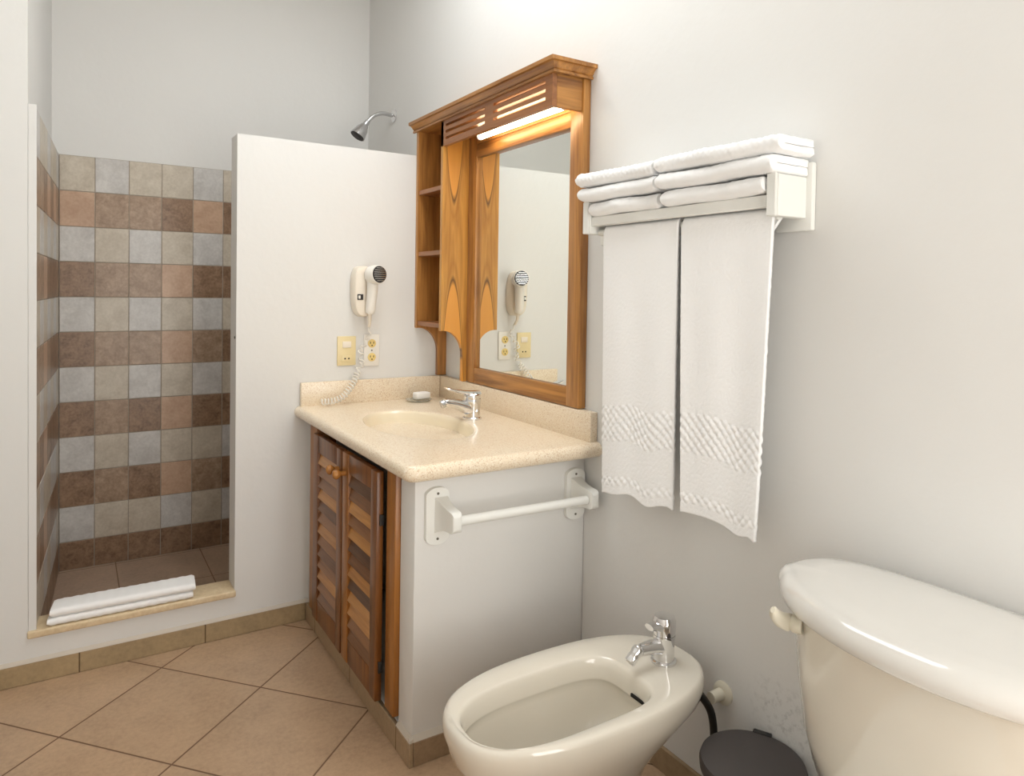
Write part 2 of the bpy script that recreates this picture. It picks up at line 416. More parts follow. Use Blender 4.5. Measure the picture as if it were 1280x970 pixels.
# ------------------------------------------------------------------ countertop with basin
t = thing('countertop', 'cream speckled stone vanity top with oval basin', 'countertop', (-.31, -.52, .766))
X0, Y1, ZC = -.617, -1.042, .809
BC, BA, BB = (-.350, -.505), .158, .272
def outline(i):
    r = .035-i; pts = []
    def seg(a, b, n): pts.extend([(a[0]+(b[0]-a[0])*k/n, a[1]+(b[1]-a[1])*k/n) for k in range(n)])
    xa, ya = X0+i, Y1+i; r = max(r, .006)
    seg((-.001, -.001), (xa, -.001), 22); seg((xa, -.001), (xa, ya+r), 40)
    for k in range(10):
        t_ = PI + PI/2*k/10; pts.append((xa+r+r*math.cos(t_), ya+r+r*math.sin(t_)))
    seg((xa+r, ya), (-.001, ya), 22); seg((-.001, ya), (-.001, -.001), 40)
    return pts
Rb = .0215; rings = []
for k in range(11):
    a = -PI/2+PI*k/10; i = Rb*(1-math.cos(a)); rings.append([Vector((x, y, ZC-Rb+Rb*math.sin(a))) for x, y in outline(i)])
o0 = outline(Rb)
def ell(s, z):
    out = []
    for x, y in o0:
        t_ = math.atan2((y-BC[1])/BB, (x-BC[0])/BA); out.append(Vector((BC[0]+BA*s*math.cos(t_), BC[1]+BB*s*math.sin(t_), z)))
    return out
rings.append(ell(1.10, ZC)); rings.append(ell(1.03, ZC-.0006)); rings.append(ell(1., ZC-.003))
bm = bmesh.new(); loft(bm, rings, False, False)
bm.faces.new([bm.verts.new(v.co-Vector((0, 0, 0))) for v in []] or [bm.verts.new(p) for p in [Vector((x, y, ZC-2*Rb)) for x, y in outline(Rb)]])
obj('slab', bm, m_stone, t, ang=60)
bm = bmesh.new()
prof = [(1., -.003), (.985, -.006), (.965, -.014), (.94, -.03), (.90, -.06), (.82, -.095), (.68, -.118), (.45, -.128), (.15, -.132)]
rg = [ell(s, ZC+z) for s, z in prof]
loft(bm, rg, False, True); b = obj('basin', bm, m_basin, t, ang=70)
bm = bmesh.new(); lathe(bm, [(.022, 0), (.022, .003), (.016, .003), (.012, .0012)], (BC[0], BC[1], ZC-.1325)); obj('drain', bm, m_chrome, b)
obj('backsplash', B(-.0275, -.001, -1.018, -.001, ZC-.002, .8965, .003, 2), m_stone, t)
obj('backsplash', B(-.598, -.028, -.021, -.001, ZC-.002, .8965, .003, 2), m_stone, t)

# ------------------------------------------------------------------ louvred cabinet front
t = thing('vanity_cabinet', 'brown wooden cabinet front with two louvred doors under the stone top', 'cabinet', (-.57, -.46, .07))
obj('frame_post', B(-.571, -.50, -.134, -.051, .069, .765, .003), m_door_light, t)
obj('frame_post', B(-.573, -.50, -.866, -.802, .079, .765, .003), m_door_light, t)
obj('top_rail', B(-.568, -.51, -.802, -.134, .742, .765, .002), m_door, t)
def door(ya, yb, inner_first, seed):
    """ya > yb along the wall; the frame of stiles and rails, then the tilted slats"""
    rnd = random.Random(seed); xo, xi = -.592, -.571; z0, z1 = .082, .736; sw = .056
    bm = bmesh.new()
    box(bm, xo, xi, ya-sw, ya, z0, z1, .003, 2, 1 if seed == 2 else 0); box(bm, xo, xi, yb, yb+sw*.85, z0, z1, .003)
    box(bm, xo+.002, xi, yb+sw*.85, ya-sw, z1-.060, z1, .002); box(bm, xo+.002, xi, yb+sw*.85, ya-sw, z0, z0+.075, .002)
    dr = obj('door', bm, [m_door, m_door_light], t)
    bm = bmesh.new()
    zz0, zz1 = z0+.075, z1-.060; n = 13; st = (zz1-zz0)/n; w = ya-sw-(yb+sw*.85)
    order = [2, 1, 1, 2, 0, 1, 2, 1, 0, 1, 2, 1, 0] if seed == 1 else [3, 0, 2, 1, 2, 3, 0, 2, 3, 2, 2, 1, 0]
    for k in range(n):
        zc = zz1-(k+.5)*st
        m = Matrix.Translation(((xo+xi)/2+.001, (ya-sw+yb+sw*.85)/2, zc)) @ Matrix.Rotation(math.radians(19), 4, 'Y')
        box(bm, -.0045, .0045, -w/2-.003, w/2+.003, -st*.50, st*.50, .0015, 1, order[k], m)
    obj('louvre_panel', bm, m_lou, dr)
    yk = yb+.026 if inner_first else ya-.028
    bm = bmesh.new(); lathe(bm, [(.008, 0), (.007, .014), (.010, .018), (.0155, .026), (.016, .031), (.012, .038), (.004, .041)], (xo, yk, .672), (-1, 0, 0), 20)
    obj('knob', bm, m_knob, dr)
    return dr
door(-.160, -.468, True, 1)
d2 = door(-.479, -.776, False, 2)
for zz in (.18, .60):
    bm = bmesh.new(); tube(bm, [(-.581, -.7795, zz-.016), (-.581, -.7795, zz+.016)], .003, 10); box(bm, -.580, -.572, -.784, -.777, zz-.015, zz+.015, .001, 1)
    obj('hinge', bm, m_gunmetal, d2)

# ------------------------------------------------------------------ mirror cabinet
t = thing('mirror_cabinet', 'tall teak bathroom mirror with open side shelves, slotted light box and crown moulding', 'mirror', (0, -.48, .898))
XF = -.137                                         # front of shelves and light box
YL, YD, YM = -.022, -.2435, -.951                   # inner faces: left side panel, divider, right end
ZTOP, ZB = 1.885, 1.095
def side(y0, y1, xtail):
    p = [(-.0005, .899), (xtail, .899), (xtail, 1.00)]
    c = (XF+.012, 1.0); rx, rz = abs(XF+.012-xtail), ZB-1.0
    for k in range(1, 13):
        a = PI/2*k/12; p.append((c[0]+rx*math.cos(a), c[1]+rz*math.sin(a)))
    p += [(XF, ZB), (XF, ZTOP), (-.0005, ZTOP)]
    bm = bmesh.new(); prism(bm, p, 'y', y0, y1); return bm
obj('side_panel', side(-.020, -.002, -.040), m_wood_v, t)
o = obj('divider_panel', side(YD, YD+.018, -.044), m_wood_arch, t)
for zz in (1.630, 1.384, 1.105):
    obj('shelf', B(XF+.004, -.0105, YD+.018, -.020, zz, zz+.018, .0015, 1), m_wood_pink, t)
obj('back_board', B(-.010, -.0005, YD+.018, -.020, 1.10, ZTOP, .001, 1), m_wood_v, t)
obj('top_board', B(XF+.002, -.0005, YM, -.002, ZTOP, ZTOP+.012, .001, 1), m_wood_h, t)
# frame
YF0, YF1 = -.958, YD-.0005
fr = []
def bx(*a, **k): return B(*a, **k)
obj('stile', bx(-.0275, -.0005, YF0, -.893, .899, ZTOP, .0025), m_wood_v, t)
obj('stile', bx(-.0275, -.0005, -.305, YF1, .899, ZTOP, .0025), m_wood_v, t)
obj('rail', bx(-.0265, -.0005, -.893, -.305, .899, .957, .0025), m_wood_h, t)
obj('rail', bx(-.0265, -.0005, -.893, -.305, 1.752, 1.80, .0025), m_wood_h, t)
bm = bmesh.new(); box(bm, -.0135, -.0015, -.892, -.306, .958, 1.7515)
obj('mirror_glass', bm, m_mirror, t)
# light box: slotted front, solid end, board behind the lamp
bm = bmesh.new()
ya, yb, za, zb = YD+.018, YM, 1.790, ZTOP
slots = []
for (p, q) in ((-.262, -.556), (-.612, -.915)):
    for zz in (1.812, 1.836, 1.860): slots.append((p, q, zz))
ys = [ya, -.262, -.556, -.612, -.915, yb]; zs = [za]
for zz in (1.812, 1.836, 1.860): zs += [zz, zz+.010]
zs.append(zb)
solid = lambda i, j: 0 <= i < 5 and 0 <= j < 7 and not (i in (1, 3) and j in (1, 3, 5))
vc = {}
def V(i, j, b):
    if (i, j, b) not in vc: vc[(i, j, b)] = bm.verts.new((XF+.016*b, ys[i], zs[j]))
    return vc[(i, j, b)]
for i in range(5):
    for j in range(7):
        if not solid(i, j): continue
        for b in (0, 1): bm.faces.new((V(i, j, b), V(i+1, j, b), V(i+1, j+1, b), V(i, j+1, b)))
        for di, dj, p, q in ((-1, 0, (i, j), (i, j+1)), (1, 0, (i+1, j), (i+1, j+1)), (0, -1, (i, j), (i+1, j)), (0, 1, (i, j+1), (i+1, j+1))):
            if not solid(i+di, j+dj): bm.faces.new((V(*p, 0), V(*q, 0), V(*q, 1), V(*p, 1)))
obj('slotted_front', bm, m_wood_pink, t)
obj('end_panel', B(XF+.0165, -.028, YM, YM+.016, 1.790, ZTOP, .001, 1), m_wood_d, t)
obj('lamp_board', B(-.0275, -.0265, -.892, -.306, 1.80, ZTOP, 0), m_wood_h, t)
bm = bmesh.new(); box(bm, -.10, -.029, -.935, YD-.01, ZTOP-.03, ZTOP-.001, .003); obj('lamp_tray', bm, m_wood_h, t)
bm = bmesh.new(); tube(bm, [(-.078, -.926, 1.803), (-.078, -.425, 1.803)], .0125, 16)
lt = obj('strip_lamp_tube', bm, m_tube, t)
for yy in (-.934, -.425):
    bm = bmesh.new(); tube(bm, [(-.078, yy, 1.803), (-.078, yy+.008, 1.803)], .0135, 14); box(bm, -.086, -.070, yy+.001, yy+.007, 1.806, ZTOP-.03)
    obj('lamp_holder', bm, m_white_plastic, lt)
# crown moulding, mitred round the right end
prof = [(0, 0), (.008, .0), (.008, .009), (.003, .012), (.009, .017), (.013, .024), (.021, .031), (.030, .033), (.030, .046), (0, .046)]
bm = bmesh.new(); rings = []
zc = 1.884
prof = [(p*.92, h*.86) for p, h in prof]
rings.append([Vector((XF-p, .020, zc+h)) for p, h in prof])
rings.append([Vector((XF-p, YF0-p-.002, zc+h)) for p, h in prof])
rings.append([Vector((-.0005, YF0-p-.002, zc+h)) for p, h in prof])
loft(bm, rings, True, True)
box(bm, XF, -.0005, YF0-.001, .020, ZTOP+.0125, zc+.039)
obj('crown_moulding', bm, m_wood_h, t, ang=25)

# ------------------------------------------------------------------ tap, soap, sockets, hair dryer
FX, FY = -.152, -.526
t = thing('basin_tap', 'chrome single-lever mixer tap on the stone vanity top', 'tap', (FX, FY, ZC))
bm = bmesh.new(); lathe(bm, [(.033, 0), (.033, .006), (.029, .009)], (FX, FY, ZC)); obj('base_ring', bm, m_chrome, t)
bm = bmesh.new()
lathe(bm, [(.0275, .009), (.0262, .030), (.0285, .052), (.0300, .062), (.0290, .070)], (FX, FY, ZC))
obj('body', bm, m_chrome, t)
bm = bmesh.new()
pts = bez([(FX+.004, FY, ZC+.030), (FX-.030, FY, ZC+.044), (FX-.068, FY, ZC+.056), (FX-.108, FY, ZC+.063)], 6)
tube(bm, pts, [.0285-.0150*(k/(len(pts)-1))**.7 for k in range(len(pts))], 20)
sp = obj('spout', bm, m_chrome, t)
bm = bmesh.new(); lathe(bm, [(.011, 0), (.0135, .002), (.0135, .013), (.011, .014), (.008, .012)], (FX-.106, FY, ZC+.0615), (-.92, 0, -.38), 20); obj('aerator', bm, m_steel, sp)
bm = bmesh.new(); rg = []
lathe(bm, [(.0282, 0), (.0292, .006), (.0275, .016), (.0195, .023), (.004, .026)], (FX, FY, ZC+.0705), (-.12, 0, 1))
for k in range(12):
    s = k/11; x = FX+.022-.128*s; zz = ZC+.087+.006*s+.020*s*s; hw = (.0235-.012*s)*(1 if k < 11 else .55); th = (.0105-.0065*s)*(1 if k < 11 else .5)
    rg.append([Vector((x, FY+hw*math.cos(a), zz+th*math.sin(a))) for a in [2*PI*q/16 for q in range(16)]])
loft(bm, rg); obj('lever', bm, m_chrome, t)

t = tag(obj('soap_dish', None or (lambda bm: (lathe(bm, [(.030, 0), (.048, .004), (.052, .008), (.050, .008), (.034, .004), (.0, .0035)], (-.155, -.092, ZC+.0005), n=40, cap1=True), bm)[1])(bmesh.new()), m_glass),
        'clear round soap dish on the vanity top by the corner', 'dish')
bm = B(-.175, -.112, -.113, -.073, ZC+.0095, ZC+.036, .007, 3)
bmesh.ops.rotate(bm, verts=bm.verts, cent=(-.143, -.093, 0), matrix=Matrix.Rotation(.15, 3, 'Z'))
tag(obj('soap_bar', bm, m_soap), 'small white bar of soap on the clear dish', 'soap')

def plate(x0, x1, z0, z1, y, m, parent, r=.008):
    bm = B(x0, x1, y-.006, y, z0, z1, .0025, 2); return obj('cover_plate', bm, m, parent)
def hole(bm, x, z, y, r=.0022):
    lathe(bm, [(r, 0), (r, .0012)], (x, y, z), (0, -1, 0), 10)
t = thing('light_switch', 'ivory wall plate with rocker switch and two-pin socket, left of the white outlet', 'switch', (-.421, 0, .953))
plate(-.458, -.384, .953, 1.066, -.0005, m_ivory, t)
obj('rocker', B(-.438, -.404, -.0095, -.0065, 1.022, 1.046, .001), m_cream_plastic, t)
bm = B(-.440, -.402, -.0082, -.0065, .968, .992, .001); obj('socket', bm, m_ivory, t)
bm = bmesh.new(); hole(bm, -.428, .980, -.0083, .0032); hole(bm, -.413, .980, -.0083, .0032); obj('pin_hole', bm, m_hole, t)
t = thing('wall_outlet', 'white wall outlet plate with two ivory receptacles below the hair dryer', 'outlet', (-.3195, 0, .947))
plate(-.352, -.288, .948, 1.072, -.0005, m_white_plastic, t)
for zz in (1.036, .982):
    bm = bmesh.new(); lathe(bm, [(.0165, 0), (.0165, .0025), (.0145, .003)], (-.320, -.0066, zz), (0, -1, 0), 24)
    rc = obj('receptacle', bm, m_ivory2, t)
    bm = bmesh.new()
    for dx in (-.0065, .0065): box(bm, -.320+dx-.0012, -.320+dx+.0012, -.0108, -.0097, zz-.001, zz+.007)
    hole(bm, -.320, zz-.008, -.0097, .0026); obj('slot', bm, m_hole, rc)
bm = bmesh.new(); hole(bm, -.320, 1.009, -.0066, .003); obj('screw', bm, m_screw, t)

t = thing('hair_dryer_holder', 'cream wall holder cradling the hair dryer', 'holder', (-.366, 0, 1.145))
bm = bmesh.new(); rg = []
for (y, sx, sz) in ((-.0005, .96, .97), (-.006, 1, 1), (-.035, 1, 1), (-.048, .92, .95), (-.052, .80, .86)):
    ring = []
    for k in range(40):
        a = 2*PI*k/40; c, s_ = math.cos(a), math.sin(a); n = 3.0
        zz = .098*math.copysign(abs(s_)**(2/n), s_); xx = .043*math.copysign(abs(c)**(2/n), c)
        ring.append(Vector((-.369+xx*sx+(.010*(1-zz/.098)*.25), y, 1.240+zz*sz)))
    rg.append(ring)
loft(bm, rg); obj('shell', bm, m_cream_plastic, t)
obj('switch_plate', B(-.397, -.374, -.0545, -.0515, 1.207, 1.229, .001, 1), m_black, t)
obj('rocker', B(-.394, -.386, -.0585, -.0545, 1.212, 1.224, .001, 1), m_white_plastic, t)
bm = bmesh.new(); box(bm, -.336, -.331, -.046, -.026, 1.205, 1.229); obj('side_label', bm, m_black, t)

t = thing('hair_dryer', 'white wall hair dryer with round black grille and coiled cord', 'hair dryer', (-.345, -.06, 1.15))
ax = Vector((.30, -.95, .06)).normalized(); hc = Vector((-.350, -.060, 1.302))
bm = bmesh.new(); lathe(bm, [(.024, -.002), (.034, .008), (.037, .03), (.036, .052), (.0345, .056)], hc, ax, 32)
hd = obj('barrel', bm, m_white_plastic, t)
bm = bmesh.new(); lathe(bm, [(.032, 0), (.031, .003), (.026, .005)], hc+ax*.0562, ax, 32); gr = obj('grille', bm, m_black, hd)
bm = bmesh.new(); a, b = basis(ax); up = (Vector((0, 0, 1))-ax*ax.z).normalized(); rt = up.cross(ax)
for k in range(-3, 4):
    h = k*.008; hw = math.sqrt(max(.029**2-h*h, 0)); c = hc+ax*.0615+up*h
    rg = [[c+rt*sgn*hw+up*dz+ax*dy for dz, dy in ((-.0014, -.002), (-.0014, .0015), (.0014, .0015), (.0014, -.002))] for sgn in (-1, 1)]
    loft(bm, rg)
obj('grille_bar', bm, m_steel, gr)
bm = bmesh.new(); pts = [(-.346, -.076, 1.283), (-.347, -.078, 1.24), (-.350, -.072, 1.19), (-.351, -.066, 1.155)]
tube(bm, bez(pts, 5), [.021, .021, .021, .0208, .0206, .0204, .0202, .02, .0198, .0196, .0194, .0192, .019, .0185, .017, .013], 18)
obj('handle', bm, m_white_plastic, t)
bm = bmesh.new(); pts = [(-.351, -.064, 1.158), (-.349, -.058, 1.125), (-.346, -.045, 1.105)]
tube(bm, bez(pts, 5), [.007]*5+[.006]*6, 10); obj('cord_sleeve', bm, m_cream_plastic, t)
path = bez([(-.346, -.045, 1.105), (-.338, -.030, 1.075), (-.343, -.028, 1.05), (-.372, -.026, 1.01), (-.366, -.026, .97), (-.385, -.030, .93), (-.405, -.046, .895), (-.425, -.052, .868), (-.450, -.055, .842), (-.485, -.056, .828), (-.535, -.058, .8265)], 40)
bm = bmesh.new(); pts = []; L = 0
n = len(path)
for k, p in enumerate(path):
    d = (path[min(k+1, n-1)]-path[max(k-1, 0)]).normalized(); a, b = basis(d)
    if k: L += (p-path[k-1]).length
    tt = k/(n-1); turns = (6 if tt < .5 else 0)
    ph = 2*PI*(L/.030 if tt < .5 else .2/.030+(L-.2)/.0125)
    r = min(.0105, .003+tt*.02) if tt < .97 else .0105
    r = min(r, p.z-ZC-.0045) if p.z < .9 else r
    pts.append(p+(a*math.cos(ph)+b*math.sin(ph))*r)
fine = []
for k in range(len(pts)-1):
    fine.append(pts[k])
tube(bm, fine, .0026, 6); obj('coiled_cord', bm, m_white_plastic, t)

# ------------------------------------------------------------------ shower head, screw
t = thing('shower_head', 'chrome shower head on a curved arm high on the wall behind the partition', 'shower', (0, .57, 2.087))
bm = bmesh.new(); lathe(bm, [(.032, .0005), (.031, .006), (.020, .012), (.012, .014)], (0, .57, 2.087), (-1, 0, 0)); obj('flange', bm, m_chrome, t)
bm = bmesh.new(); tube(bm, bez([(-.008, .57, 2.087), (-.06, .57, 2.09), (-.105, .57, 2.072), (-.145, .57, 2.028)], 8), .0095, 14); obj('arm', bm, m_steel, t)
bm = bmesh.new(); ax = Vector((-.55, 0, -.83)).normalized()
lathe(bm, [(.012, -.012), (.014, 0), (.014, .012), (.019, .016), (.020, .022), (.027, .035), (.036, .075), (.037, .080)], (-.140, .57, 2.033), ax); hd = obj('head', bm, m_steel, t)
bm = bmesh.new(); lathe(bm, [(.034, 0), (.033, .003), (.020, .003), (.019, .005), (.004, .005)], Vector((-.140, .57, 2.033))+ax*.0795, ax); obj('spray_face', bm, m_gunmetal, hd)
bm = bmesh.new(); lathe(bm, [(.005, 0), (.005, .002), (.003, .004)], (XP-.0005, .012, 1.069), (-1, 0, 0), 12)
tag(obj('wall_screw', bm, m_screw), 'tiny dark screw in the end of the white shower partition', 'screw')

# ------------------------------------------------------------------ grab rail on the vanity end
t = thing('towel_bar', 'low white towel bar on two rounded brackets on the vanity side', 'towel rail', (-.27, YE, .58))
def cap_plate(xc, z0, z1, hw, y0, y1):
    p = []; r = hw; k2 = .6
    for k in range(13):
        a = PI*k/12; p.append((xc+hw*math.cos(a), z1-hw*k2+hw*k2*math.sin(a)))
    for k in range(13):
        a = PI+PI*k/12; p.append((xc+hw*math.cos(a), z0+hw*k2+hw*k2*math.sin(a)))
    bm = bmesh.new(); prism(bm, p, 'y', y0, y1); bev_all(bm, .003, 2, 60); return bm
for xc, dx, zo in ((-.499, .010, 0), (-.044, .0, -.005)):
    hw = .0335
    br = obj('bracket', cap_plate(xc, .578+zo, .730+zo, hw, YE-.014, YE-.0005), m_white_wood, t)
    bm = bmesh.new(); rg = []
    for (y, hx, z0, z1) in ((-.0145, .019, .612, .704), (-.03, .016, .618, .698), (-.055, .014, .628, .690), (-.080, .014, .631, .686), (-.098, .014, .632, .684), (-.106, .012, .637, .679), (-.109, .008, .645, .671)):
        rg.append([Vector((xc+dx+hx*sx, YE+y, zz+zo)) for sx, zz in ((-1, z0), (1, z0), (1, z1), (-1, z1))])
    loft(bm, rg); bev_all(bm, .004, 2, 50); obj('arm', bm, m_white_wood, br)
    for zz in (.714, .594):
        bm = bmesh.new(); lathe(bm, [(.0035, 0), (.0035, .0012)], (xc, YE-.0141, zz+zo), (0, -1, 0), 10); obj('screw', bm, m_screw, br)
bm = bmesh.new(); tube(bm, [(-.475, YE-.085, .657), (-.06, YE-.085, .652)], .0125, 16); obj('bar', bm, m_white_wood, t)

# ------------------------------------------------------------------ towel rack on the right wall
t = thing('towel_rack', 'white wooden wall rack with square brackets holding the towels', 'towel rack', (0, -1.385, 1.385))
for yc, yp in ((-1.087, -1.075), (-1.696, -1.676)):
    br = obj('bracket_plate', B(-.016, -.0005, yp-.044, yp+.044, 1.386, 1.528, .004, 2), m_white_wood, t)
    bm = bmesh.new(); box(bm, -.108, -.0165, yc-.0125, yc+.0125, 1.411, 1.497, .002, 1)
    box(bm, -.114, -.1075, yc-.0105, yc+.0125, 1.411, 1.499, .002, 1)
    obj('arm', bm, m_white_wood, br)
obj('front_rail', B(-.104, -.088, -1.683, -1.100, 1.431, 1.457, .002, 1), m_white_wood, t)
obj('back_rail', B(-.034, -.018, -1.683, -1.100, 1.431, 1.457, .002, 1), m_white_wood, t)
bm = bmesh.new(); tube(bm, [(-.070, -1.683, 1.4155), (-.070, -1.100, 1.4155)], .009, 14); obj('rod', bm, m_white_wood, t)

def hanging(name, yt, yb, z_bot, z_back, seed, label, group, step):
    rnd = random.Random(seed); p1, p2, p3 = [rnd.uniform(0, 6) for _ in range(3)]
    xr, zr, r = -.070, 1.4155, .0145
    prof = []
    nF = 230
    for k in range(nF): prof.append((0, k/nF))
    for k in range(9): prof.append((1, k/9))
    for k in range(40): prof.append((2, k/39))
    nY = 108; grid = []
    for (kind, s) in prof:
        row = []
        for j in range(nY+1):
            u = j/nY
            if kind == 0: zb = z_bot + step(u); z = zb+(zr-zb)*s; x = xr-r; drop = 1-s
            elif kind == 1: a = PI-PI*s; x = xr+r*math.cos(a); z = zr+r*math.sin(a); drop = 0
            else: z = zr+(z_back-zr)*s; x = xr+r; drop = s
            y = yt[0]-.004-.012*(kind == 2)*s+(yt[1]-yt[0]+.004+(kind == 2)*(.032*min(1, s*14)+.050*s))*u if kind else (yb[0]+(yb[1]-yb[0])*u)*(1-s)+(yt[0]+(yt[1]-yt[0])*u)*s
            if kind == 0:
                x += -.0035*drop*math.sin(5.5*u+p1) - .002*math.sin(11*u+p2)*min(1, drop*3) - .004*drop*math.sin(2.2*u+p3+2*drop)
                h_ = z-zb; c_ = .0118
                env = max(0, min(1, (h_-.140)/.006, (.238-h_)/.006)) + max(0, min(1, (h_-.022)/.004, (.046-h_)/.004))
                x -= .0021*env*math.sin(PI*y/c_)*math.sin(PI*h_/c_)
                x += .0007*mnoise.noise(Vector((0, y*210, z*210)))
            row.append(Vector((x, y, z)))
        grid.append(row)
    bm = bmesh.new(); V = [[bm.verts.new(p) for p in r_] for r_ in grid]
    for a_, b_ in zip(V, V[1:]):
        for j in range(nY): bm.faces.new((a_[j], a_[j+1], b_[j+1], b_[j]))
    o = obj(name, bm, m_terry_band, at=(xr, (yt[0]+yt[1])/2, z_bot-.012))
    md = o.modifiers.new('thick', 'SOLIDIFY'); md.thickness = .0085; md.offset = 0
    return tag(o, label, 'towel', group)
def gs(u, c, w): return math.exp(-((u-c)/w)**2)
def stepL(u): return -.013+.022*u+.009*gs(u, .42, .14)-.012*gs(u, .68, .13)-.006*gs(u, 1., .04)-.003*gs(u, 0, .03)
def stepR(u): return .004*gs(u, .35, .2)-.012*gs(u, .76, .15)+.002*u-.008*gs(u, 1., .05)-.002*gs(u, 0, .03)
hanging('bath_towel', (-1.135, -1.412), (-1.150, -1.404), .720, .80, 2, 'white bath towel hanging nearer the mirror, the shorter left one', 'bath towels hanging from the rack', stepL)
hanging('bath_towel', (-1.424, -1.681), (-1.439, -1.657), .733, .82, 3, 'white bath towel hanging on the right, the longer one by the toilet side', 'bath towels hanging from the rack', stepR)

def folded(ya, yb, z0, h, xf, xb, seed, mat, label, sag):
    rnd = random.Random(seed); nY = 96; p1, p2 = rnd.uniform(0, 6), rnd.uniform(0, 6)
    g = .0008; th = h/2-g
    def section():
        pts = []
        # a strip folded once: lower leaf, rounded fold at the front, upper leaf
        n = 22
        for k in range(n): pts.append((xb+(xf+h/2-xb)*k/n, 0))
        for k in range(15):
            a = -PI/2-PI*k/14; pts.append((xf+h/2+h/2*math.cos(a), h/2+h/2*math.sin(a)))
        for k in range(1, n+1): pts.append((xf+h/2+(xb-xf-h/2)*k/n, h))
        for k in range(5): pts.append((xb, h-th*(k+1)/5))
        for k in range(1, n): pts.append((xb+(xf+h*.55-xb)*k/n, h-th))
        for k in range(n): pts.append((xf+h*.55+(xb-xf-h*.55)*k/n, th))
        for k in range(4): pts.append((xb, th*(1-(k+1)/5)))
        return pts
    sec = section(); rings = []
    for j in range(nY+1):
        u = j/nY; y = ya+(yb-ya)*u
        e = min(u, 1-u)*abs(yb-ya)
        pin = 1-.22*max(0, 1-e/.012)**2
        dz = sag(u)+.0012*math.sin(9*u+p1); dx = .003*math.sin(6*u+p2)
        rings.append([Vector((x+dx*(1 if x < -.05 else 0)+.006*(1-pin)*0, y+.002*math.sin(40*(z)+p1)*(1 if j in (0, nY) else 0), z0+(z-h/2)*pin+h/2+dz*(.3+.7*(abs(x)/.13)))) for x, z in sec])
    bm = bmesh.new(); loft(bm, rings)
    so = Vector((seed*3.1, 0, 0))
    for v in bm.verts:
        c_ = v.co.copy(); f_ = 1-min(1, max(0, (c_.x+.06)/.04))
        n1 = mnoise.noise(Vector((0, c_.y*11, seed*1.7))); n2 = mnoise.noise(c_*75+so); n3 = mnoise.noise(c_*230+so)
        v.co += Vector((-.005*n1*f_-.0012*n2*f_, .0010*n2, .0028*n1*f_*(1 if z0 > 1.47 else .25*(c_.z > z0+h*.5))+.0011*n2+.0007*n3))
        if seed % 10 == 2 and f_ > 0: v.co += Vector((-.0014, 0, .0008))*f_*math.sin(c_.y*400)*math.sin(c_.z*330)
    o = obj('hand_towel', bm, mat, ang=70)
    return tag(o, label, 'towel', 'folded hand towels on the rack')
z = 1.458; H_ = .0365
names = ('bottom', 'middle', 'top')
for k in range(3):
    l, r_ = ((-1.106, -1.370), (-1.390, -1.678)) if k == 0 else ((-1.080+.004*k, -1.366-.006*(k == 1)), (-1.386+.004*k, -1.700-.012*k))
    x_f = (-.122, -.134, -.136)[k]
    zz = z+k*(H_+.0022)+(.0015 if k else 0)
    m = m_terry_loop if k == 2 else m_terry
    folded(l[0], l[1], zz, H_, x_f, -.018, 10+k, m, 'folded white hand towel, %s of the left stack on the rack' % names[k], lambda u: 0)
    folded(r_[0], r_[1], zz, H_, x_f-.002, -.018, 20+k, m, 'folded white hand towel, %s of the right stack on the rack' % names[k], lambda u: 0)

# ------------------------------------------------------------------ bath mat on the sill
bm = bmesh.new()
def matlayer(z0, h, pts, seed):
    (xa, ya), (xb, yb), (xc, yc), (xd, yd) = pts      # front-left, front-right, back-right, back-left
    nU = 44; rings = []
    for j in range(nU+1):
        u = j/nU; f = Vector((xa+(xb-xa)*u, ya+(yb-ya)*u)); b_ = Vector((xd+(xc-xd)*u, yd+(yc-yd)*u))
        pin = 1-.3*max(0, 1-min(u, 1-u)*.42/.010)**2
        ring = []
        prof = []
        for k in range(9): a = -PI/2-PI*k/8; prof.append((0, h/2*math.cos(a), h/2+h/2*math.sin(a)))
        for k in range(9): a = PI/2-PI*k/8; prof.append((1, h/2*math.cos(a), h/2+h/2*math.sin(a)))
        dirv = (b_-f).normalized()
        for s, off, zz in prof:
            p = (f+dirv*h/2 if s == 0 else b_-dirv*h/2)+dirv*off
            ring.append(Vector((p.x, p.y, z0+h/2+(zz-h/2)*pin+.0010*math.sin(j*1.9+k))))
        rings.append(ring)
    loft(bm, rings)
matlayer(.1645, .024, [(-1.385, -.004), (-.960, -.006), (-.950, .095), (-1.372, .098)], 1)
matlayer(.1895, .026, [(-1.378, -.002), (-.953, -.008), (-.945, .092), (-1.365, .096)], 2)
tag(obj('bath_mat', bm, m_terry_loop, ang=60), 'white bath mat folded in two layers on the shower sill', 'mat')

